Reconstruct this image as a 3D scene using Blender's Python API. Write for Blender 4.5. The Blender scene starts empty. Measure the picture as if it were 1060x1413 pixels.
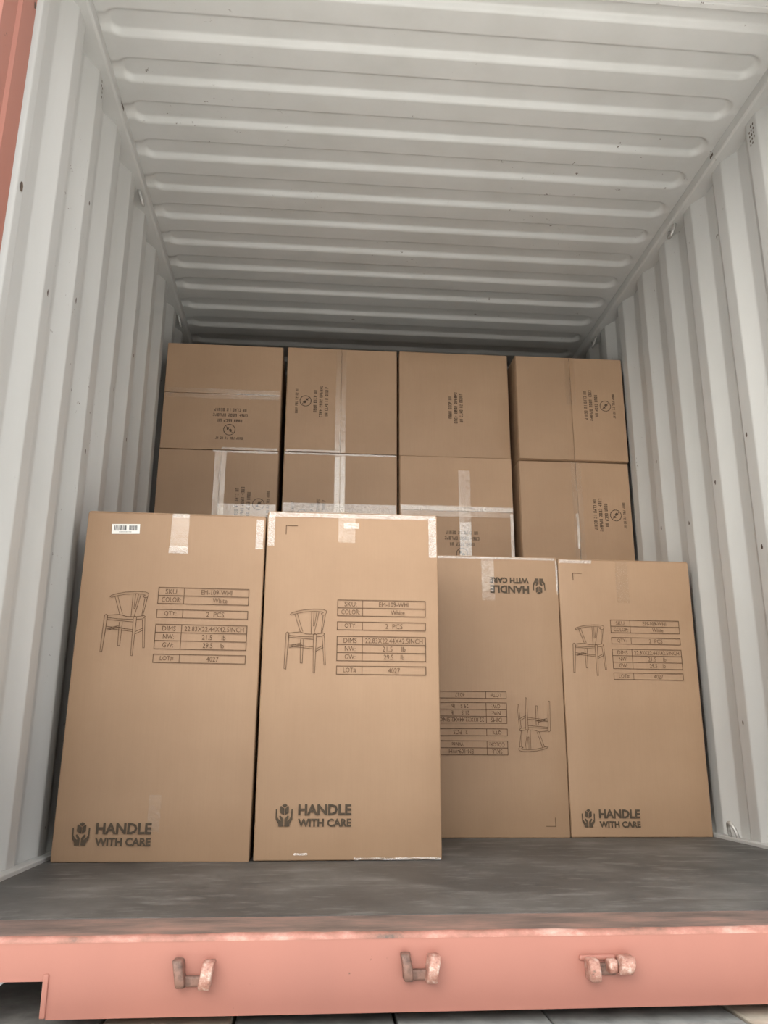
import bpy, bmesh, math, random
from mathutils import Vector, Matrix
random.seed(7)
SC = bpy.context.scene
COL = SC.collection

# ---------------------------------------------------------------- camera
CAM = Vector((-0.3902, -2.1308, 0.3381)); YAW, PITCH, ROLL, FPX = 0.0834, 0.2740, 0.0041, 1140.1
_f = Vector((math.sin(YAW)*math.cos(PITCH), math.cos(YAW)*math.cos(PITCH), math.sin(PITCH)))
_r0 = Vector((math.cos(YAW), -math.sin(YAW), 0)); _u0 = _r0.cross(_f)
_r = math.cos(ROLL)*_r0 + math.sin(ROLL)*_u0
_u = -math.sin(ROLL)*_r0 + math.cos(ROLL)*_u0
cd = bpy.data.cameras.new('camera'); cam = bpy.data.objects.new('camera', cd); COL.objects.link(cam)
cd.sensor_fit = 'HORIZONTAL'; cd.sensor_width = 36; cd.lens = 36*FPX/1060; cd.clip_start = .02; cd.clip_end = 500
cam.matrix_world = Matrix(((_r.x, _u.x, -_f.x, CAM.x), (_r.y, _u.y, -_f.y, CAM.y), (_r.z, _u.z, -_f.z, CAM.z), (0, 0, 0, 1)))
SC.camera = cam

def at_y(x, y, Y):
    """photo pixel -> (X, Z) on the vertical plane at depth Y (a carton face)"""
    d = _f + _r*((x-530)/FPX) + _u*((706.5-y)/FPX)
    t = (Y-CAM.y)/d.y
    p = CAM + d*t
    return p.x, p.z

# ---------------------------------------------------------------- world / light / exposure
w = bpy.data.worlds.new('overcast_sky'); SC.world = w; w.use_nodes = True
bg = w.node_tree.nodes['Background']; bg.inputs['Color'].default_value = (.985, .99, 1.0, 1); bg.inputs['Strength'].default_value = 1.6
# the sun stands behind the container: it lights the yard before the doorway, which lights the hold
sun = bpy.data.lights.new('sun_offscreen', 'SUN'); sun.energy = 40.0; sun.angle = math.radians(3); sun.color = (1, .98, .95)
so = bpy.data.objects.new('sun_offscreen', sun); COL.objects.link(so)
so.rotation_euler = Vector((-.60, -.30, -.74)).to_track_quat('-Z', 'Y').to_euler()
SC.view_settings.view_transform = 'Standard'; SC.view_settings.look = 'None'
SC.view_settings.exposure = 0.08; SC.view_settings.gamma = 1; SC.view_settings.use_curve_mapping = False

# ---------------------------------------------------------------- materials
def srgb(r, g, b):
    f = lambda c: (c/255/12.92) if c/255 <= .04045 else ((c/255+.055)/1.055)**2.4
    return (f(r), f(g), f(b), 1)

class NT:
    def __init__(s, name):
        s.m = bpy.data.materials.new(name); s.m.use_nodes = True; s.t = s.m.node_tree
        s.b = s.t.nodes['Principled BSDF']; s.out = s.t.nodes['Material Output']
    def n(s, kind, **kw):
        o = s.t.nodes.new(kind)
        for k, v in kw.items():
            if k in o.inputs: o.inputs[k].default_value = v
            else: setattr(o, k, v)
        return o
    def l(s, a, b): s.t.links.new(a, b)
    def coord(s, scale=(1, 1, 1), kind='Object', rot=0):
        tc = s.n('ShaderNodeTexCoord'); mp = s.n('ShaderNodeMapping'); mp.inputs['Scale'].default_value = scale; mp.inputs['Rotation'].default_value = (0, 0, rot)
        s.l(tc.outputs[kind], mp.inputs['Vector']); return mp.outputs['Vector']
    def noise(s, vec, scale, detail=4, rough=.6):
        o = s.n('ShaderNodeTexNoise'); o.inputs['Scale'].default_value = scale; o.inputs['Detail'].default_value = detail
        o.inputs['Roughness'].default_value = rough; s.l(vec, o.inputs['Vector']); return o.outputs['Fac']
    def ramp(s, fac, stops):
        o = s.n('ShaderNodeValToRGB'); e = o.color_ramp.elements
        while len(e) < len(stops): e.new(.5)
        for el, (p, c) in zip(e, stops): el.position = p; el.color = c
        s.l(fac, o.inputs['Fac']); return o.outputs['Color']
    def mix(s, fac, a, b, mode='MIX'):
        o = s.n('ShaderNodeMixRGB', blend_type=mode)
        for sock, v in (('Fac', fac), ('Color1', a), ('Color2', b)):
            if isinstance(v, (int, float, tuple)): o.inputs[sock].default_value = v
            else: s.l(v, o.inputs[sock])
        return o.outputs['Color']
    def bump(s, h, strength, dist=.002):
        o = s.n('ShaderNodeBump'); o.inputs['Strength'].default_value = strength; o.inputs['Distance'].default_value = dist
        s.l(h, o.inputs['Height']); s.l(o.outputs['Normal'], s.b.inputs['Normal'])
    def set(s, **kw):
        for k, v in kw.items():
            k = k.replace('_', ' ')
            if isinstance(v, (int, float, tuple)): s.b.inputs[k].default_value = v
            else: s.l(v, s.b.inputs[k])
        return s.m
K0, K1 = (0, 0, 0, 1), (1, 1, 1, 1)

def m_paint(name, base, dirt, rust, spec=.4, scuff=.60):
    t = NT(name); v = t.coord(); vs = t.coord((1, 1, .25))
    c = t.mix(t.ramp(t.noise(vs, 3.5, 6), [(.42, K0), (.72, (.55, .55, .55, 1))]), base, dirt)
    sp = t.ramp(t.noise(v, 34, 5, .7), [(scuff+.06, K0), (scuff+.09, K1)])
    big = t.ramp(t.noise(v, 2.3, 2), [(.52, K0), (.6, K1)])
    c = t.mix(t.mix(1.0, sp, big, 'MULTIPLY'), c, rust)
    t.bump(t.noise(v, 60, 3), .15, .001)
    return t.set(Base_Color=c, Roughness=spec)
PAINT = m_paint('container_white_paint', (.52, .522, .51, 1), (.43, .43, .41, 1), (.10, .07, .055, 1))
RED = m_paint('faded_red_paint', (.37, .155, .118, 1), (.31, .13, .10, 1), (.13, .07, .05, 1), .5, .60)

def m_sill_top():
    t = NT('worn_sill_steel'); v = t.coord((1, 3, 1))
    c = t.ramp(t.noise(v, 5, 8, .65), [(.33, (.11, .085, .075, 1)), (.5, (.21, .145, .125, 1)), (.68, (.36, .21, .17, 1))])
    t.bump(t.noise(v, 40), .3)
    return t.set(Base_Color=c, Roughness=.55)
SILLTOP = m_sill_top()

def m_edge():
    t = NT('worn_sill_edge'); v = t.coord((.6, 1, 1))
    c = t.ramp(t.noise(v, 9, 8, .7), [(.36, (.12, .085, .07, 1)), (.44, (.30, .14, .105, 1)), (.52, (.40, .18, .14, 1)), (.66, (.56, .36, .30, 1))])
    t.bump(t.noise(v, 70), .4)
    return t.set(Base_Color=c, Roughness=.5)
EDGE = m_edge()

def m_floor():
    t = NT('scuffed_plywood_floor'); v = t.coord((1, .8, 1)); v2 = t.coord((.75, 2.0, 1), rot=.5)
    c = t.ramp(t.noise(v, 2.6, 9, .62), [(.34, (.054, .052, .050, 1)), (.5, (.088, .085, .081, 1)), (.66, (.145, .140, .133, 1))])
    s = t.ramp(t.noise(v2, 7, 6, .7), [(.52, K0), (.68, (.6, .6, .6, 1))])
    c = t.mix(s, c, (.25, .245, .235, 1))
    d = t.ramp(t.noise(v2, 3, 4), [(.6, K0), (.75, (.6, .6, .6, 1))])
    c = t.mix(d, c, (.06, .05, .045, 1))
    t.bump(t.noise(v, 60), .25)
    return t.set(Base_Color=c, Roughness=.55)
FLOOR = m_floor()

def m_card(name, k=1.0):
    t = NT(name); oi = t.n('ShaderNodeObjectInfo'); v = t.coord(); vf = t.coord((40, 40, 1.2))
    a = (.362*k, .234*k, .144*k, 1); b = (.322*k, .204*k, .123*k, 1)
    c = t.mix(t.ramp(t.noise(v, 3, 5), [(.35, K0), (.7, K1)]), a, b)
    c = t.mix(t.ramp(t.noise(vf, 6, 3), [(.4, K0), (.75, (.22, .22, .22, 1))]), c, (.29*k, .184*k, .11*k, 1))
    hs = t.n('ShaderNodeHueSaturation'); mr = t.n('ShaderNodeMapRange')
    mr.inputs['To Min'].default_value = .96; mr.inputs['To Max'].default_value = 1.04
    t.l(oi.outputs['Random'], mr.inputs['Value']); t.l(mr.outputs['Result'], hs.inputs['Value']); t.l(c, hs.inputs['Color'])
    t.bump(t.noise(v, 9, 3), .25, .004)
    return t.set(Base_Color=hs.outputs['Color'], Roughness=.62)
CARD = m_card('brown_cardboard')

def m_plain(name, col, rough=.6, metal=0.0, ns=30, amt=.15):
    t = NT(name); v = t.coord()
    d = tuple(c*(1-amt*2) for c in col[:3])+(1,)
    c = t.mix(t.ramp(t.noise(v, ns, 4), [(.4, K0), (.65, K1)]), col, d)
    return t.set(Base_Color=c, Roughness=rough, Metallic=metal)
INK = m_plain('brown_print_ink', (.15, .083, .043, 1), .7)
INKD = m_plain('dark_print_ink', (.075, .05, .028, 1), .7)
INKE = m_plain('faint_print_ink', (.10, .062, .036, 1), .7)
LABEL = m_plain('white_sticker_paper', (.85, .84, .80, 1), .5, 0, 20, .02)
BARS = m_plain('barcode_ink', (.03, .03, .035, 1), .5)
STEEL = m_plain('worn_bare_steel', (.55, .54, .52, 1), .35, .35, 60, .2)
RUSTY = m_plain('rusty_worn_steel', (.24, .135, .105, 1), .5, .1, 45, .3)
def m_worn():
    t = NT('worn_painted_steel'); v = t.coord()
    c = t.ramp(t.noise(v, 55, 6, .7), [(.34, (.13, .085, .065, 1)), (.44, (.36, .17, .13, 1)), (.54, (.42, .24, .19, 1)), (.66, (.58, .46, .40, 1))])
    t.bump(t.noise(v, 120, 4), .6, .003)
    return t.set(Base_Color=c, Roughness=.45)
WORN = m_worn()
RUST = m_plain('rust_and_hole_shade', (.12, .085, .065, 1), .7, 0, 80, .2)  # real rust on the spots, painted shade on vent holes and rail slots
CONC = m_plain('yard_concrete', (.32, .316, .30, 1), .85, 0, 2, .1)
ASPH = m_plain('dark_asphalt', (.055, .055, .054, 1), .85, 0, 2, .1)
BOUNCE_WHITE = m_plain('white_bounce_wall', (.72, .71, .68, 1), .85, 0, .4, .04)  # for the added unseen wall that bounces sunlight through the doorway
LIGHT_BLOCK = m_plain('dark_light_block', (.10, .099, .095, 1), .85, 0, .4, .04)  # dark tone of the added unseen walls that hold back low light
DECKG = m_plain('grey_deck_board', (.30, .31, .30, 1), .7, 0, 12, .2)
DECKB = m_plain('pale_timber_board', (.55, .49, .40, 1), .7, 0, 12, .15)

def m_tape(name, refl, bumpy, rough, ns):
    t = NT(name); v = t.coord()
    tr = t.n('ShaderNodeBsdfTransparent'); tr.inputs['Color'].default_value = (.97, .95, .91, 1)
    gl = t.n('ShaderNodeBsdfGlossy'); gl.inputs['Color'].default_value = (1, 1, 1, 1); gl.inputs['Roughness'].default_value = rough
    bm = t.n('ShaderNodeBump'); bm.inputs['Strength'].default_value = bumpy; bm.inputs['Distance'].default_value = .006
    t.l(t.noise(v, ns, 4, .65), bm.inputs['Height']); t.l(bm.outputs['Normal'], gl.inputs['Normal'])
    mx = t.n('ShaderNodeMixShader'); mx.inputs['Fac'].default_value = refl
    t.l(tr.outputs[0], mx.inputs[1]); t.l(gl.outputs[0], mx.inputs[2]); t.l(mx.outputs[0], t.out.inputs['Surface'])
    return t.m
TAPE = m_tape('clear_packing_tape', .08, .4, .14, 55)
TAPEC = m_tape('crumpled_packing_tape', .26, 1.0, .12, 70)

# ---------------------------------------------------------------- helpers
def add(name, verts, faces, mat, parent=None, smooth=False, mats=None, midx=None):
    me = bpy.data.meshes.new(name); me.from_pydata([tuple(v) for v in verts], [], faces)
    for m in (mats or [mat]): me.materials.append(m)
    if midx: me.polygons.foreach_set('material_index', midx)
    if smooth: me.polygons.foreach_set('use_smooth', [True]*len(me.polygons))
    me.update()
    return link(name, me, parent)
def link(name, me, parent=None):
    o = bpy.data.objects.new(name, me); COL.objects.link(o)
    if parent: o.parent = parent
    return o
def tag(o, label=None, cat=None, group=None, kind=None):
    for k, v in (('label', label), ('category', cat), ('group', group), ('kind', kind)):
        if v: o[k] = v
    return o
def bm_obj(name, bm, mat, parent=None, smooth=False):
    bmesh.ops.recalc_face_normals(bm, faces=bm.faces)
    me = bpy.data.meshes.new(name); bm.to_mesh(me); bm.free(); me.materials.append(mat)
    if smooth: me.polygons.foreach_set('use_smooth', [True]*len(me.polygons))
    return link(name, me, parent)
def bm_box(bm, x0, x1, y0, y1, z0, z1, bev=0, seg=2):
    r = bmesh.ops.create_cube(bm, size=1, matrix=Matrix.Translation(((x0+x1)/2, (y0+y1)/2, (z0+z1)/2)) @ Matrix.Diagonal((x1-x0, y1-y0, z1-z0, 1)))
    if bev:
        vs = set(r['verts']); es = [e for e in bm.edges if e.verts[0] in vs and e.verts[1] in vs]
        bmesh.ops.bevel(bm, geom=es, offset=bev, segments=seg, affect='EDGES', profile=.5)
    return bm
def box(name, x0, x1, y0, y1, z0, z1, mat, parent=None, bev=0, seg=2):
    return bm_obj(name, bm_box(bmesh.new(), x0, x1, y0, y1, z0, z1, bev, seg), mat, parent)
def tube(name, pts, r, mat, parent=None, n=8):
    vs, fs = [], []; pts = [Vector(p) for p in pts]
    prev = None
    for i, p in enumerate(pts):
        d = (pts[min(i+1, len(pts)-1)]-pts[max(i-1, 0)]).normalized()
        a = prev if prev else (Vector((0, 0, 1)) if abs(d.z) < .9 else Vector((1, 0, 0)))
        b = d.cross(a).normalized(); a = b.cross(d).normalized(); prev = a
        for k in range(n):
            t = 2*math.pi*k/n; vs.append(p + a*math.cos(t)*r + b*math.sin(t)*r)
    for i in range(len(pts)-1):
        for k in range(n): fs.append((i*n+k, i*n+(k+1) % n, (i+1)*n+(k+1) % n, (i+1)*n+k))
    fs.append(tuple(range(n))[::-1]); fs.append(tuple(range((len(pts)-1)*n, len(pts)*n)))
    return add(name, vs, fs, mat, parent, True)

# ---------------------------------------------------------------- the container: walls
WX, DEP = 1.190, .036         # inner face of corrugation, depth of corrugation
YEND, ZC = 11.9, 2.650
YF = -0.44                    # front face of sill and corner posts
def bend(pts, r=.006, n=3):
    """polyline (y, off) with each corner replaced by a short arc"""
    out = [pts[0]]
    for a, b, c in zip(pts, pts[1:], pts[2:]):
        A, B, C = Vector(a), Vector(b), Vector(c)
        d1, d2 = (A-B), (C-B); q = min(r, d1.length*.4, d2.length*.4)
        p, s = B+d1.normalized()*q, B+d2.normalized()*q
        for k in range(n+1):
            t = k/n; out.append(tuple((1-t)**2*p+2*t*(1-t)*B+t*t*s))
    out.append(pts[-1]); return out
def wall(name, side, inner_edges):
    prof = [(-.262, .014), (-.240, .014), (-.222, 0), (-.175, 0), (-.108, DEP)]
    for e in inner_edges:
        prof += [(e-.067, DEP), (e, 0), (e+.070, 0), (e+.137, DEP)]
    prof.append((YEND, DEP)); prof = bend(prof)
    n = len(prof); zs = (-.02, 2.615); vs, fs = [], []
    for off in (0, .003):
        for z in zs: vs += [(side*(WX+d+off), y, z) for y, d in prof]
    for i in range(n-1):
        fs.append((i, i+1, n+i+1, n+i)); fs.append((2*n+i, 3*n+i, 3*n+i+1, 2*n+i+1))
    midx = [0 if k % 2 == 0 else 1 for k in range(len(fs))]
    o = add(name, vs, fs, None, mats=[PAINT, RED], midx=midx)
    return tag(o, kind='structure')
EL = [.052, .312, .580, .850]; ER = [.030, .300, .572, .846]
while EL[-1] < YEND-.45: EL.append(EL[-1]+.2745)
while ER[-1] < YEND-.45: ER.append(ER[-1]+.2725)
WALL_L = wall('wall_left', -1, EL); WALL_R = wall('wall_right', 1, ER)
tag(box('wall_back', -1.25, 1.25, YEND, YEND+.05, -.1, 2.68, PAINT), kind='structure')

# top side rails, foot rails, outside bottom rails, posts, header
for s, sd in ((-1, 'left'), (1, 'right')):
    bm = bmesh.new(); bm_box(bm, min(s*1.158, s*1.245), max(s*1.158, s*1.245), -.262, YEND, 2.603, 2.655, .008)
    tag(bm_obj('trim_1' if s < 0 else 'trim_2', bm, PAINT), kind='structure')
    bm = bmesh.new(); bm_box(bm, min(s*1.163, s*1.2), max(s*1.163, s*1.2), -.262, YEND, -.02, .012, .003)
    tag(bm_obj('baseboard_'+sd, bm, PAINT), kind='structure')
    bm = bmesh.new(); bm_box(bm, min(s*1.232, s*1.262), max(s*1.232, s*1.262), -.262, YEND, -.12, .14, .004)
    tag(bm_obj('trim_3' if s < 0 else 'trim_4', bm, RED), kind='structure')
    # corner post: stepped section (the door rebate), swept up
    sec = [(1.190, -.262), (1.190, -.345), (1.197, -.356), (1.197, -.432), (1.205, YF), (1.275, YF), (1.275, -.262)]
    vs = [(s*x, y, -.15) for x, y in sec]+[(s*x, y, 2.86) for x, y in sec]; n = len(sec)
    fs = [(i, (i+1) % n, n+(i+1) % n, n+i) for i in range(n)]+[tuple(range(n))[::-1], tuple(range(n, 2*n))]
    po = add('trim_5' if s < 0 else 'trim_6', vs, fs, RED); tag(po, 'red steel corner post of the container doorway', None, None, 'structure')
    bm = bmesh.new(); bm.from_mesh(po.data); bmesh.ops.recalc_face_normals(bm, faces=bm.faces); bm.to_mesh(po.data); bm.free()
hd = tag(box('trim_7', -1.19, 1.19, YF, -.27, 2.60, 2.86, RED, None, .006), kind='structure')
box('lining_plate', -1.24, 1.24, -.275, -.098, 2.642, 2.70, PAINT, hd, .003)
box('lining_lip', -1.24, 1.24, -.112, -.088, 2.636, 2.66, PAINT, hd, .004)

# ---------------------------------------------------------------- the container: roof with stamped ribs
def roof():
    RP, R0, W, LX, D, SL = .2029, .193-.047, .047, 1.128, .020, .009
    ys, xs = [], []
    y = -.10; 
    while y < 4.2: ys.append(y); y += .0055
    ys.append(YEND)
    e = [LX-.115+.0065*k for k in range(19)]
    xs = sorted([-1.245]+[-v for v in e]+[-.5, 0, .5]+e+[1.245])
    vs, fs = [], []
    for y in ys:
        c = R0+RP*round((y-R0)/RP)
        for x in xs:
            dx = max(abs(x+.008)-(LX-W), 0); d = math.hypot(dx, y-c)-W
            t = min(max((SL-d)/(2*SL), 0), 1); h = D*(.75*t+.25*t*t*(3-2*t))
            if y > 4.2: h = 0
            vs.append((x, y, ZC+h))
    m = len(xs)
    for j in range(len(ys)-1):
        for i in range(m-1): a = j*m+i; fs.append((a, a+m, a+m+1, a+1))
    b = len(vs)
    vs += [(-1.245, -.1, ZC+.05), (1.245, -.1, ZC+.05), (1.245, YEND, ZC+.05), (-1.245, YEND, ZC+.05)]
    fs.append((b, b+1, b+2, b+3))
    return tag(add('ceiling', vs, fs, PAINT, None, True), kind='structure')
roof()

# ---------------------------------------------------------------- floor and sill
tag(box('floor', -1.19, 1.19, -.272, YEND, -.03, 0, FLOOR), kind='structure')
def sill():
    bm = bmesh.new()
    root = box('trim_8', -1.19, 1.19, YF+.008, -.272, -.012, -.0015, SILLTOP); tag(root, 'worn red steel door sill of the container', None, None, 'structure')
    # front plate with the cut-outs at both ends, rounded inner corner of each cut-out
    NX, NZ, ZB = .846, -.072, -.133
    def half(s):
        p = [(s*NX, ZB), (s*NX, NZ-.012)]
        p += [(s*(NX+.012*(1-math.cos(a))), NZ-.012*(1-math.sin(a))) for a in (math.pi/6, math.pi/3, math.pi/2)]
        return p+[(s*1.19, NZ)]
    low = half(-1)[::-1]+half(1)
    top = [(1.19, -.010), (-1.19, -.010)]
    out = low+top; n = len(out)
    vs = [(x, YF, z) for x, z in out]+[(x, YF+.012, z) for x, z in out]
    fs = [tuple(range(n)), tuple(range(2*n-1, n-1, -1))]+[(i, n+i, n+(i+1) % n, (i+1) % n) for i in range(n)]
    add('front_plate', vs, fs, RED, root)
    # rounded worn nose between top plate and front plate
    vs, fs = [], []; k = 6; N = 60
    for i in range(N+1):
        x = -1.19+2.38*i/N; j = random.uniform(-.0012, .0012)
        for q in range(k+1):
            a = math.pi/2*q/k; vs.append((x, YF+.010-.010*math.sin(a)-.0006+j*.3, -.0105+.0115*math.cos(a)+j*math.cos(a)))
    for i in range(N):
        for q in range(k): a = i*(k+1)+q; fs.append((a, a+1, a+k+2, a+k+1))
    add('nose', vs, fs, EDGE, root, True)
    for s in (-1, 1):
        box('gusset', min(s*.846, s*.856), max(s*.846, s*.856), YF-.004, -.28, ZB+.002, NZ+.012, RED, root, .002)
    box('bottom_flange', -.84, .84, YF+.004, -.33, ZB, ZB+.01, RED, root)
    box('back_web', -1.19, 1.19, -.285, -.274, -.10, -.012, RED, root)
    return root
SILL = sill()

def keeper(x, z, wd, kind):
    """door-bar cam keeper welded to the sill: two worn cheeks and a saddle"""
    k = bpy.data.objects.new('cam_keeper', None); COL.objects.link(k); k.parent = SILL; k.location = (x, YF, z); k.scale = (.76, .8, .76) if kind == 0 else (.88, .8, .76)
    def cheek(x0, x1, z0, z1, dep, lean, mat, hook=0):
        N = 5; vs, fs = [], []
        for i in range(N):
            t = i/(N-1); zz = z0+(z1-z0)*t; dp = dep*(.62+.5*math.sin(math.pi*(.15+.7*t)))
            o = lean*t+hook*t*t; j = [random.uniform(-.0012, .0012) for _ in range(4)]
            vs += [(x0+o+j[0], .004, zz), (x1+o+j[1], .004, zz), (x1+o*1.3-.002+j[2], -dp, zz), (x0+o*1.3+.001+j[3], -dp, zz)]
        for i in range(N-1):
            for q in range(4): fs.append((i*4+q, i*4+(q+1) % 4, i*4+4+(q+1) % 4, i*4+4+q))
        fs += [(3, 2, 1, 0), tuple(range(4*N-4, 4*N))]
        o = add('cheek', vs, fs, mat, k, True)
        bm = bmesh.new(); bm.from_mesh(o.data); bmesh.ops.recalc_face_normals(bm, faces=bm.faces); bm.to_mesh(o.data); bm.free()
        sm = o.modifiers.new('worn', 'BEVEL'); sm.width = .0045; sm.segments = 3; sm.limit_method = 'ANGLE'
    h = .05; a = wd/2
    if kind == 0:
        cheek(-a-.003, -a+.022, -h/2-.006, h/2+.006, .030, -.004, RUSTY, -.004); cheek(a-.026, a+.003, -h/2-.008, h/2+.002, .042, .002, WORN, .005)
        box('saddle', -a+.008, a-.012, -.013, .004, -h/2-.006, -h/2+.018, RUSTY, k, .005, 3)
    else:
        cheek(-a+.012, -a+.038, -h/2-.006, h/2-.006, .044, -.003, WORN); cheek(a-.034, a-.002, -h/2+.008, h/2-.002, .044, .003, WORN, .004)
        cheek(a-.054, a-.032, -h/2+.010, h/2-.008, .032, 0, WORN)
        box('saddle', -a-.002, a-.03, -.009, .004, h/2-.014, h/2-.002, RED, k, .005, 3)
        box('saddle', -a+.03, a-.03, -.010, .004, -h/2+.002, h/2-.020, RUSTY, k, .005, 3)
    return k
keeper(-.590, -.060, .078, 0); keeper(-.179, -.056, .076, 0); keeper(.172, -.060, .108, 1); keeper(.60, -.058, .078, 0)

# ---------------------------------------------------------------- rings, vents and slots on the walls
def ring(parent, x, y, z, s, up):
    """lashing ring: bent round bar welded at both ends"""
    h = .058*(1 if up else -1); w_ = .030
    pts = []
    for i in range(13):
        a = math.pi*i/12
        pts.append((x-s*(-.008+.016*math.sin(a)), y-w_*math.cos(a), z+h*math.sin(a)**.8))
    o = tube('lashing_ring', pts, .0072, STEEL, parent); return o
RAIL_L, RAIL_R = bpy.data.objects['trim_1'], bpy.data.objects['trim_2']
for y in (1.005, 2.08):
    ring(RAIL_L, -1.176, y-.015, 2.612, -1, False); ring(RAIL_R, 1.176, y+.01, 2.612, 1, False)
    if y < 1.1: ring(bpy.data.objects['baseboard_right'], 1.172, y+.01, .004, 1, True)
def vent(parent, s, y, z, rows, cols):
    vs, fs = [], []
    for r in range(rows):
        for c in range(cols):
            if (r, c) in ((0, 0), (rows-1, cols-1)): continue
            yy, zz = y+(c-cols/2)*.014, z+(r-rows/2)*.018; b = len(vs)
            for k in range(8): vs.append((s*(WX-.0012), yy+.0042*math.cos(k*math.pi/4), zz+.0055*math.sin(k*math.pi/4)))
            fs.append(tuple(range(b, b+8)))
    o = add('vent_holes', vs, fs, RUST, parent); tag(o, 'vent holes as flat dark discs with their shade painted in')  # dark disc colour stands in for the shade inside the holes
vent(WALL_R, 1, ER[1]+.042, 2.545, 5, 3); vent(WALL_L, -1, EL[1]+.045, 2.570, 4, 2)
RAIL_L, RAIL_R = bpy.data.objects['trim_1'], bpy.data.objects['trim_2']
box('rail_slot', -1.1592, -1.1572, .49, .53, 2.628, 2.640, RUST, RAIL_L)  # thin dark slabs: the shade inside each slot is put into the colour
box('rail_slot', 1.1572, 1.1592, .56, .585, 2.626, 2.638, RUST, RAIL_R)
def spot(parent, y, z, ry, rz, x):
    n = 9; vs = [(x, y+ry*math.cos(k*2*math.pi/n)*random.uniform(.6, 1.1), z+rz*math.sin(k*2*math.pi/n)*random.uniform(.6, 1.1)) for k in range(n)]
    add('rust_spot', vs, [tuple(range(n))], RUST, parent)
spot(WALL_L, -.195, 1.745, .011, .020, -WX+.0012); spot(WALL_L, -.251, 1.72, .007, .012, -WX-.0128); spot(bpy.data.objects['trim_5'], -.272, 2.26, .008, .012, -WX+.001)
for yy, zz in ((.086, 1.60), (.34, 1.72), (.62, 1.30), (.36, 2.10), (.90, 1.66), (1.17, 1.55), (1.16, 1.93)): spot(WALL_L, yy, zz, .006, .012, -WX+.001)
for yy, zz in ((.88, .42), (.61, 1.02), (.62, 1.45), (.35, 1.6), (.89, 1.35), (1.15, 1.25), (1.42, 1.62), (1.43, 1.30), (.60, .50)): spot(WALL_R, yy, zz, .007, .011, WX-.001)

# ---------------------------------------------------------------- truck deck and yard
yard = box('ground', -60, 60, -60, 60, -1.65, -1.45, ASPH); tag(yard, kind='structure')  # far yard toned dark so less light reaches the back stack
tag(box('ground_bounce_apron', -9, 9, -6, 14, -1.46, -1.42, CONC), 'pale concrete apron added round the truck to bounce daylight', None, None, 'structure')  # pale slab added to bounce daylight up to the roof front
fac = box('wall_light_block', -32, 26, -14.4, -14, -1.45, 4.0, LIGHT_BLOCK); tag(fac, 'unseen dark wall added across the yard to dim low light', None, None, 'structure')  # added out of view, dark to cut low light on the back stack
# unseen white wall added at an angle to bounce light; dark base dims stack
ang = math.atan2(-6, 9.5)
side = box('wall_bounce', 0, 11.6, -.5, 0, 2.8, 10.5, BOUNCE_WHITE); side.location = (-8.2, -7.2, 0); side.rotation_euler = (0, 0, ang)
tag(side, 'unseen white wall added across the yard to bounce sunlight inside', None, None, 'structure')
box('light_block_base', 0, 11.6, -.5, -.02, -1.45, 2.8, LIGHT_BLOCK, side)  # added dark lower part, keeps bounced light off the top row
deck = box('trim_9', -1.04, 1.04, -.62, YEND, -.30, -.185, DECKG); tag(deck, 'truck bed under the container', None, None, 'structure')
xe = [-1.04, -.76, -.52, -.22, .07, .435, .72, 1.04]
for i in range(7):
    box('plank', xe[i]+.003, xe[i+1]-.003, -.62, 2.2, -.187, -.158+.003*(i % 2), DECKB if i in (1, 5) else DECKG, deck, .003, 1)

# ---------------------------------------------------------------- flat print: text and line work in the X-Z plane, facing -Y
_tc = {}
def glyphs(s, bold):
    if (s, bold) in _tc: return _tc[(s, bold)]
    cu = bpy.data.curves.new('tmp', 'FONT'); cu.body = s; cu.resolution_u = 2; cu.fill_mode = 'FRONT'; cu.offset = .036 if bold else .0
    o = bpy.data.objects.new('tmp', cu); COL.objects.link(o)
    dg = bpy.context.evaluated_depsgraph_get(); me = bpy.data.meshes.new_from_object(o.evaluated_get(dg))
    v = [(p.co.x, p.co.y) for p in me.vertices]; f = [tuple(p.vertices) for p in me.polygons]
    bpy.data.objects.remove(o); bpy.data.curves.remove(cu); bpy.data.meshes.remove(me)
    x0, x1 = min(p[0] for p in v), max(p[0] for p in v); y0, y1 = min(p[1] for p in v), max(p[1] for p in v)
    v = [((a-x0)/(x1-x0), (b-y0)/(y1-y0)) for a, b in v]
    _tc[(s, bold)] = (v, f); return v, f
class Print:
    def __init__(s): s.v, s.f = [], []
    def poly(s, pts):
        b = len(s.v); s.v += [(x, 0, z) for x, z in pts]; s.f.append(tuple(range(b, b+len(pts))))
    def rect(s, x0, x1, z0, z1): s.poly([(x0, z0), (x1, z0), (x1, z1), (x0, z1)])
    def line(s, pts, t):
        for (a, b), (c, d) in zip(pts, pts[1:]):
            l = math.hypot(c-a, d-b) or 1; nx, nz = -(d-b)/l*t/2, (c-a)/l*t/2; ex, ez = (c-a)/l*t*.3, (d-b)/l*t*.3
            s.poly([(a-ex-nx, b-ez-nz), (c+ex-nx, d+ez-nz), (c+ex+nx, d+ez+nz), (a-ex+nx, b-ez+nz)])
    def text(s, t, x0, x1, z0, z1, bold=False):
        v, f = glyphs(t, bold); b = len(s.v)
        s.v += [(x0+(x1-x0)*a, 0, z0+(z1-z0)*c) for a, c in v]; s.f += [tuple(b+i for i in q) for q in f]
    def mesh(s, name, mat):
        me = bpy.data.meshes.new(name); me.from_pydata(s.v, [], s.f); me.materials.append(mat)
        bm = bmesh.new(); bm.from_mesh(me); bm.normal_update()
        bmesh.ops.reverse_faces(bm, faces=[f for f in bm.faces if f.normal.y > 0]); bm.to_mesh(me); bm.free()
        return me

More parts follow.
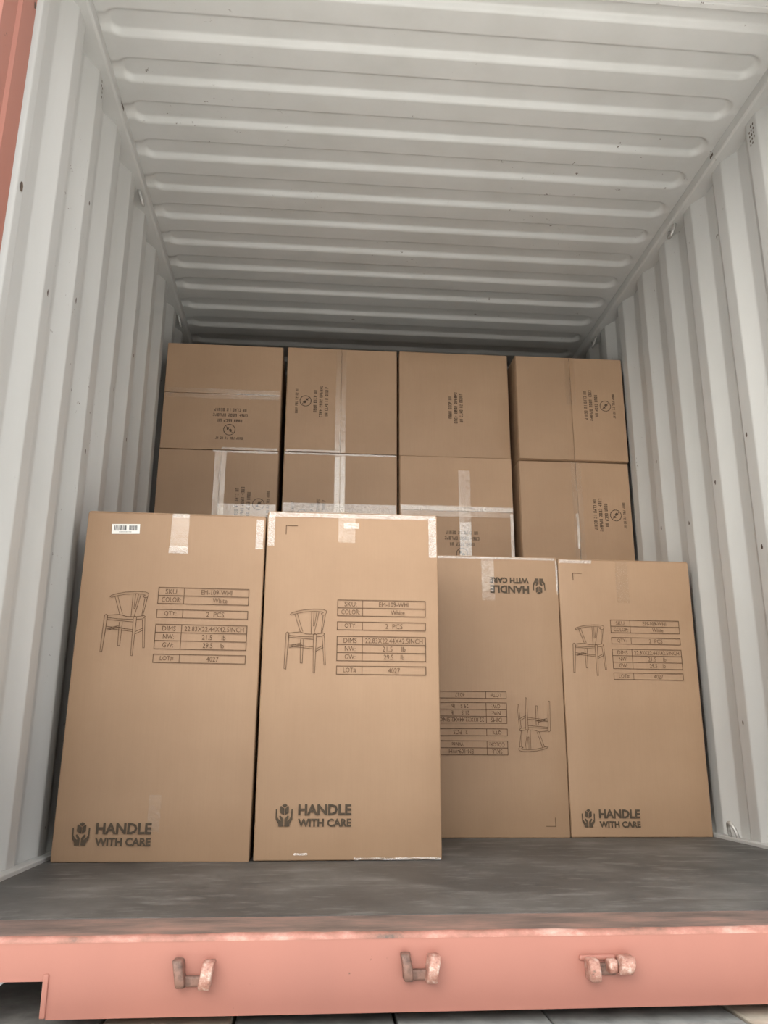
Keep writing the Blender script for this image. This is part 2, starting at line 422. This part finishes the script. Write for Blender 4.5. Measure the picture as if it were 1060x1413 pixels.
def spec_table():
    p = Print(); t = .0024; W = .286; dv = .081
    for top, rows in ((0, 2), (.071, 1), (.118, 3), (.212, 1)):
        h = .0258
        for r in range(rows+1): p.rect(-t/2, W+t/2, -top-r*h-t/2, -top-r*h+t/2)
        for x in (0, dv, W): p.rect(x-t/2, x+t/2, -top-rows*h, -top)
    rows = [(.0, 'SKU:', .040, 'EM-109-WHI', .098), (.0258, 'COLOR:', .060, 'White', .046), (.071, 'QTY:', .038, '2  PCS', .056),
            (.118, 'DIMS', .042, '22.83X22.44X42.5INCH', .186), (.1438, 'NW:', .034, '21.5     lb', .074), (.1696, 'GW:', .034, '29.5    lb', .066),
            (.212, 'LOT#', .042, '4027', .038)]
    for z, a, wa, b, wb in rows:
        lo = -z-.0258+.0050; hi = -z-.0050
        p.text(a, .042-wa/2, .042+wa/2, lo, hi); c = dv+(W-dv)/2+(.012 if b[0] == 'W' else 0)
        p.text(b, c-wb/2, c+wb/2, lo, hi)
    return p.mesh('spec_table', INK)
def chair_drawing():
    p = Print(); sx, sz = .000493, .000483
    def L(*q, t=.0017): p.line([((x-65)*sx, -(y-43)*sz) for x, y in q], t)
    L((88, 135), (95, 125), (130, 112), (180, 101), (250, 95), (305, 97), (324, 106), (325, 118), (316, 134), (300, 134), (290, 126), (305, 118))
    L((88, 135), (98, 138), (135, 126), (185, 115), (250, 110), (300, 113))
    L((118, 131), (138, 190), (158, 250)); L((135, 126), (155, 190), (174, 246))
    L((228, 112), (228, 262)); L((244, 112), (241, 208), (248, 208), (262, 112)); L((276, 113), (262, 190), (246, 262))
    L((318, 134), (308, 200), (299, 255)); L((303, 136), (298, 200), (293, 252))
    L((65, 258), (75, 250), (85, 257), (155, 249), (200, 262), (255, 263), (308, 254), (316, 262), (300, 276), (262, 280))
    L((85, 272), (150, 279), (243, 281)); L((85, 285), (243, 297)); L((85, 257), (85, 285))
    L((66, 258), (60, 490), (72, 493), (84, 285)); L((84, 258), (78, 400))
    L((243, 266), (247, 514), (257, 516), (263, 266)); L((243, 266), (253, 258), (263, 266))
    L((160, 326), (163, 452), (176, 453), (178, 345)); L((300, 282), (316, 464), (326, 463), (314, 270))
    L((83, 329), (243, 347)); L((83, 342), (243, 360)); L((90, 343), (165, 320)); L((90, 354), (170, 332)); L((140, 330), (200, 344))
    L((262, 360), (306, 336)); L((262, 375), (308, 350)); L((160, 300), (160, 330)); L((178, 300), (178, 335))
    return p.mesh('chair_drawing', INK)
def care_mark():
    p = Print(); k = .000249
    def P(*q): p.poly([((x-8)*k, -(y-168)*k) for x, y in q])
    P((119, 168), (150, 188), (118, 214), (82, 190)); P((72, 196), (112, 226), (112, 244), (112, 300), (62, 274), (62, 205))
    P((160, 196), (166, 205), (166, 274), (122, 300), (122, 228))
    for m in (0, 1):
        X = (lambda x: x) if not m else (lambda x: 222-x)
        def H(*q): P(*[(X(a), b) for a, b in q])
        H((8, 236), (24, 232), (28, 318), (44, 345), (44, 402), (12, 350)); H((44, 345), (70, 366), (76, 360), (52, 322), (58, 308), (72, 308), (104, 350), (104, 430), (44, 430), (44, 400))
    x0 = (280-8)*k; x1 = (928-8)*k
    p.text('HANDLE', x0, x1, -(304-168)*k, -(176-168)*k, True); p.text('WITH CARE', x0, x1, -(437-168)*k, -(343-168)*k, True)
    return p.mesh('handle_with_care_mark', INKD)
def end_mark(full=True):
    """worn handling print on the carton ends; too worn to read in the photo: word-like groups of strokes round an emblem"""
    p = Print(); R = random.Random(3)
    def row(groups, z, wd, h):
        n = sum(groups)+.8*(len(groups)-1); c = wd/n; x = -wd/2
        for g in groups:
            for _ in range(g):
                a, b = x+c*.1, x+c*.84; t = c*.26
                p.rect(a, a+t, z, z+h)
                if R.random() < .6: p.rect(b-t, b, z+(0 if R.random() < .6 else h*.45), z+h)
                for q in (0, .42, .84):
                    if R.random() < .6: p.rect(a, b, z+h*q, z+h*(q+.16))
                x += c
            x += c*.8
    row((2, 4, 2, 5), -.083, .160, .016); row((4, 4, 6), -.055, .172, .016); row((4, 4, 2), -.026, .122, .016)
    if full:
        row((4, 3, 2, 2, 2), .068, .136, .013)
        N = 20; r0, r1, cz = .026, .030, .030
        for i in range(N):
            a, b = 2*math.pi*i/N, 2*math.pi*(i+.9)/N
            p.poly([(r0*math.cos(a), cz+r0*math.sin(a)), (r1*math.cos(a), cz+r1*math.sin(a)), (r1*math.cos(b), cz+r1*math.sin(b)), (r0*math.cos(b), cz+r0*math.sin(b))])
        p.poly([(-.014, cz+.002), (-.004, cz-.006), (.002, cz+.004), (-.006, cz+.014)]); p.poly([(.002, cz-.014), (.014, cz-.010), (.012, cz+.002), (.004, cz-.004)])
        p.line([(-.016, cz+.016), (.016, cz-.016)], .003)
    return p.mesh('handling_mark', INKE)
def corner_mark():
    p = Print(); p.rect(0, .039, -.0026, 0); p.rect(0, .0026, -.032, 0); return p.mesh('corner_mark', INK)
def barcode():
    p = Print(); x = .008; R = random.Random(5)
    while x < .081:
        wd = R.choice((.0008, .0012, .002, .0028))
        if not (.047 < x < .053): p.rect(x, x+wd, -.022, -.005)
        x += wd+R.choice((.0008, .0012, .0018))
    for i in range(9): p.rect(.024+i*.0045, .024+i*.0045+.0028, -.0275, -.0255)
    return p.mesh('barcode', BARS)
ME = dict(table=spec_table(), chair=chair_drawing(), care=care_mark(), end=end_mark(), end3=end_mark(False), corner=corner_mark(), bar=barcode())

# ---------------------------------------------------------------- cartons
def carton_body(name, sx, sy, sz, seed, mat=None):
    """hollow-looking corrugated box: bevelled, faces very slightly bulged, edges not quite straight"""
    R = random.Random(seed); bm = bmesh.new(); bm_box(bm, 0, sx, 0, sy, 0, sz)
    bmesh.ops.subdivide_edges(bm, edges=bm.edges[:], cuts=5, use_grid_fill=True)
    for v in bm.verts:
        x, y, z = v.co; u, s, t = x/sx, y/sy, z/sz
        bx = 16*u*(1-u)*t*(1-t); bs = 16*s*(1-s)*t*(1-t)
        if abs(s) < 1e-4: v.co.y -= .003*bx
        if abs(u) < 1e-4: v.co.x -= .0004*bs
        if abs(u-1) < 1e-4: v.co.x += .0004*bs
    es = [e for e in bm.edges if len(e.link_faces) == 2 and e.link_faces[0].normal.angle(e.link_faces[1].normal, 0) > 1]
    bmesh.ops.bevel(bm, geom=es, offset=.0045, segments=2, affect='EDGES', profile=.5)
    bmesh.ops.recalc_face_normals(bm, faces=bm.faces)
    me = bpy.data.meshes.new(name); bm.to_mesh(me); bm.free(); me.materials.append(mat or CARD)
    me.polygons.foreach_set('use_smooth', [True]*len(me.polygons)); me.set_sharp_from_angle(angle=math.radians(50))
    return me
def carton(x0, x1, y0, y1, z0, z1, label, group, tilt=0, bodymesh=None, seed=0, mat=None):
    e = bpy.data.objects.new('cardboard_carton', None); COL.objects.link(e); e.location = (x0, y0, z0); e.rotation_euler = (0, tilt, 0)
    e.empty_display_size = .1; tag(e, label, 'carton', group)
    me = bodymesh or carton_body('carton_body', x1-x0, y1-y0, z1-z0, seed, mat)
    link('body', me, e); return e
def put(e, me, x, z, dy, rot=0, name=None):
    """decal on the front face of carton e at local (x, z); rot in degrees, seen from the doorway, anticlockwise"""
    o = link(name or me.name.split('.')[0], me, e); o.location = (x, dy, z); o.rotation_euler = (0, -math.radians(rot), 0); return o
def face(x, z, sx, sz):
    u, t = min(max(x/sx, 0), 1), min(max(z/sz, 0), 1); return -.003*16*u*(1-u)*t*(1-t)
def tape(e, size, x0, x1, z0, z1, lift=.0014, mat=None, wrap=None, name='tape', n=14, jit=.0004):
    """film strip on the front face, following its bulge; wrap = 'top' or 'right' folds the end over the edge"""
    sx, sz = size; vs, fs = [], []; R = random.Random(int(abs(x0*z1)*1e5)); A = max(2, int((x1-x0)/.012)); B = max(2, int((z1-z0)/.012)); A, B = min(A, 40), min(B, 40)
    rows = []
    for j in range(B+1):
        z = z0+(z1-z0)*j/B
        rows.append([(x0+(x1-x0)*i/A, face(x0+(x1-x0)*i/A, z, sx, sz)-lift-R.uniform(0, jit), z) for i in range(A+1)])
    if wrap == 'top':
        rows.append([(p[0], .002, sz+.0058) for p in rows[-1]]); rows.append([(p[0], .09, sz+.0058) for p in rows[-1]])
    for r in rows: vs += r
    m = A+1
    for j in range(len(rows)-1):
        for i in range(A): a = j*m+i; fs.append((a, a+1, a+m+1, a+m))
    return add(name, vs, fs, mat or TAPE, e, True)

TOPG = 'tall cartons standing near the doorway'
def tall(x0, x1, y0, h, tilt, label, seed, mat=None):
    e = carton(x0, x1, y0, y0+.575, .001, h-.004, label, TOPG, tilt, seed=seed, mat=mat); sx = x1-x0
    for a, b in ((.004, .2865), (.2885, .571)):
        box('flap', .003, sx-.003, a, b, h-.0052, h-.001, mat or CARD, e, .0012, 1)
    return e, (sx, h-.005)
PL = -.0046      # print lies just proud of the bulged face
Y1, Y2 = .540, 1.135
# carton with the barcode sticker
A_, SA = tall(-1.142, -.566, Y1, 1.070, .006, 'tall tan carton with a white barcode sticker near its top edge', 1)
ox = -1.142
put(A_, ME['table'], -.895-ox, .820, PL); c = put(A_, ME['chair'], -1.057-ox, .830, PL); c.scale = (1.03, 1, 1)
put(A_, ME['care'], -1.086-ox, .113, PL)
lab = box('barcode_sticker', 0, .089, -.0005, 0, -.033, 0, LABEL, A_); lab.location = (-1.062-ox, -.0022, 1.025); lab.rotation_euler = (0, -.03, 0)
o = link('barcode', ME['bar'], lab); o.location = (0, -.0009, 0)
tape(A_, SA, -.872-ox, -.815-ox, .940, 1.066, wrap='top'); tape(A_, SA, -.874-ox, -.812-ox, .932, .958, .0022, TAPEC, name='tape_crease', jit=.004)
tape(A_, SA, -.870-ox, -.816-ox, 1.052, 1.066, .0022, TAPEC, name='tape_crease', jit=.003)
tape(A_, SA, -.596-ox, -.572-ox, .955, 1.055, mat=TAPEC, jit=.002); tape(A_, SA, -.872-ox, -.835-ox, .085, .19)
# carton in the middle of the doorway
B_, SB = tall(-.554, .0145, Y1, 1.085, -.001, 'tall carton with corner mark, standing beside the carton with the barcode sticker', 2)
ox = -.554
put(B_, ME['table'], -.316-ox, .788, PL); put(B_, ME['chair'], -.480-ox, .782, PL); put(B_, ME['care'], -.492-ox, .163, PL); put(B_, ME['corner'], -.492-ox, 1.036, PL+.0024)
tape(B_, SB, -.318-ox, -.262-ox, .98, 1.078, wrap='top'); tape(B_, SB, -.300-ox, -.250-ox, 1.028, 1.048, .0022, TAPEC, name='tape_crease', jit=.004)
tape(B_, SB, .006, .563, 1.064, 1.079, .0018, TAPEC, name='tape', jit=.002)
tape(B_, SB, .004, .026, .965, 1.07, .0018, TAPEC, jit=.003); tape(B_, SB, .538, .564, .935, 1.07, .0018, TAPEC, jit=.003)
tape(B_, SB, .12, .16, .016, .022, .0018, TAPEC, jit=.003, name='tape_crease'); tape(B_, SB, .30, .564, .001, .008, .0018, TAPEC, jit=.003)
# upside-down carton
C_, SCc = tall(.024, .5965, Y2, 1.085, .003, 'tall carton standing upside down with inverted chair and table print', 3)
ox = .0255
put(C_, ME['table'], .366-ox, .300, PL, 180); put(C_, ME['chair'], .537-ox, .288, PL, 180); put(C_, ME['care'], .543-ox, .928, PL, 180); put(C_, ME['corner'], .543-ox, .041, -.0024, 180)
tape(C_, SCc, .280-ox, .333-ox, .90, 1.078, wrap='top'); tape(C_, SCc, .282-ox, .330-ox, .935, 1.06, .006, TAPE, name='tape_crease', jit=.002)
tape(C_, SCc, .004, .56, 1.070, 1.079, .0018, TAPEC, jit=.002)
tape(C_, SCc, .563, .571, .93, 1.07, .0018, TAPEC, jit=.002)
# carton beside the far wall
D_, SD = tall(.6002, 1.1562, Y2, 1.080, .003, 'tall carton with upright chair print, between upside-down carton and corrugated wall', 4)
ox = .6017
put(D_, ME['table'], .806-ox, .828, PL); c = put(D_, ME['chair'], .645-ox, .832, PL); c.scale = (1.03, 1, 1); put(D_, ME['care'], .643-ox, .103, PL); c = put(D_, ME['corner'], .660-ox, 1.02, -.0024)
tape(D_, SD, .24, .292, .90, 1.072, wrap='top'); tape(D_, SD, .004, .14, 1.060, 1.073, .0018, TAPEC, jit=.002)

# back stack: cartons lying down, ends towards the doorway
YS, LEN = 1.734, 1.08
XC = [(-1.167, -.586), (-.563, -.003), (.008, .573), (.612, 1.180)]
ZR = [(0, .573), (.5735, 1.146), (1.147, 1.7195), (1.7205, 2.290)]
GS = 'cartons lying in the back stack'
BODY = {}
def stacked(c, r, label, seam=None, dz=0, dx=0):
    x0, x1 = XC[c]; z0, z1 = ZR[r]; x0 += dx; x1 += dx
    y = YS+.006*((c*3+r*5) % 4-1.5)
    if c not in BODY: BODY[c] = carton_body('lying_body', x1-x0, LEN, z1-z0-.001, 20+c)
    e = carton(x0, x1, y, y+LEN, z0, z1, label, GS if r > 1 else 'cartons hidden low in the back stack', 0, BODY[c]); sx, sz = x1-x0, z1-z0
    g = .0012
    if seam:
        k, s = seam
        if k == 'v': rc = [(.003, s-g, .003, sz-.003), (s+g, sx-.003, .003, sz-.003)]
        else: rc = [(.003, sx-.003, .003, s-g), (.003, sx-.003, s+g, sz-.003)]
        for a, b, d, f in rc: box('flap', a, b, -.0075, .002, d, f, CARD, e, .0015, 1)
    return e, (x0, z0, sx, sz)
def loc(px, py, I): X, Z = at_y(px, py, YS); return X-I[0], Z-I[1]
FY = -.0082
def ftape(e, x0, x1, z0, z1, mat=None, lift=0, jit=.0006, name='tape'):
    vs, fs = [], []; R = random.Random(int(x0*977+z1*1e4)); A = max(2, min(50, int((x1-x0)/.011))); B = max(2, min(50, int((z1-z0)/.011)))
    for j in range(B+1):
        for i in range(A+1): vs.append((x0+(x1-x0)*i/A, FY-.0012-lift-R.uniform(0, jit), z0+(z1-z0)*j/B))
    for j in range(B):
        for i in range(A): a = j*(A+1)+i; fs.append((a, a+1, a+A+2, a+A+1))
    return add(name, vs, fs, mat or TAPE, e, True)
# hidden lower rows carry the visible ones
for r in (0, 1):
    for c in range(4): stacked(c, r, 'plain carton low in the back stack behind the tall cartons')
# top row
e, I = stacked(0, 3, 'top-row stacked carton with horizontal seam and upside-down print', ('h', .298))
x, z = loc(317, 585, I); put(e, ME['end'], x, z, FY-.0006, 180); ftape(e, .01, .57, .272, .324)
ftape(e, .36, .575, .294, .302, TAPEC, .001, .003, 'tape_crease'); ftape(e, .3, .57, .004, .016, TAPEC, .0005, .003)
e, I = stacked(1, 3, 'top-row stacked carton with vertical seam and sideways print beside the seam', ('v', .275))
x, z = loc(430, 554, I); put(e, ME['end'], x, z, FY-.0006, 90); ftape(e, .249, .301, .003, .56); ftape(e, .01, .27, .003, .014, TAPEC, .0005, .003)
e, I = stacked(2, 3, 'top-row stacked carton without seam, three lines of sideways print in its middle')
x, z = loc(616, 563, I); put(e, ME['end3'], x, z, -.0046, 90)
e, I = stacked(3, 3, 'top-row stacked carton with vertical seam, next to the corrugated wall with tall carton', ('v', .285))
e['label'] = 'top-row stacked carton with sideways print and emblem between seam and white wall'
x, z = loc(826, 562, I); put(e, ME['end'], x, z, FY-.0006, -90); ftape(e, .259, .311, .3, .56)
# row below
e, I = stacked(0, 2, 'stacked carton under the horizontal-seam carton, sideways print right of its seam', ('v', .300))
e['label'] = 'stacked carton directly under the top-row carton with horizontal seam'
x, z = loc(348, 696, I); put(e, ME['end'], x, z, FY-.0006, -90); ftape(e, .272, .326, .003, .568); ftape(e, .30, .575, .235, .300, None, .0006)
for a in (.37, .43, .50): ftape(e, a, a+.022, .286, .292, TAPEC, .0012, .003, 'tape_crease')
ftape(e, .26, .575, .560, .570, TAPEC, .0005, .003)
e, I = stacked(1, 2, 'stacked carton with shiny wrinkled tape along its vertical seam', ('v', .277))
x, z = loc(425, 712, I); put(e, ME['end'], x, z, FY-.0006, 90); ftape(e, .250, .304, .003, .568)
ftape(e, .252, .274, .26, .555, TAPEC, .0005, .003, 'tape_crease'); ftape(e, .281, .300, .26, .555, TAPEC, .0005, .003, 'tape_crease')
ftape(e, .004, .555, .262, .312, TAPEC, .0008, .0025); ftape(e, .004, .555, .560, .570, TAPEC, .0005, .003)
e, I = stacked(2, 2, 'stacked carton with horizontal seam crossed by a shiny vertical tape', ('h', .291))
x, z = loc(637, 757, I); put(e, ME['end'], x, z, FY-.0006, 180); ftape(e, .292, .350, .003, .50, None, .0004); ftape(e, .294, .350, .01, .235, TAPEC, .001, .001, 'tape_crease')
ftape(e, .004, .56, .262, .318); ftape(e, .004, .56, .290, .312, TAPEC, .0008, .003, 'tape_crease'); ftape(e, .545, .561, .01, .28, TAPEC, .0006, .003)
e, I = stacked(3, 2, 'stacked carton with crisp sideways print and ring emblem, above the tall upright carton', ('v', .292))
x, z = loc(842, 711, I); put(e, ME['end'], x, z, FY-.0006, -90); ftape(e, .266, .318, .003, .568); ftape(e, .280, .292, .12, .30, TAPEC, .0006, .002, 'tape_crease')
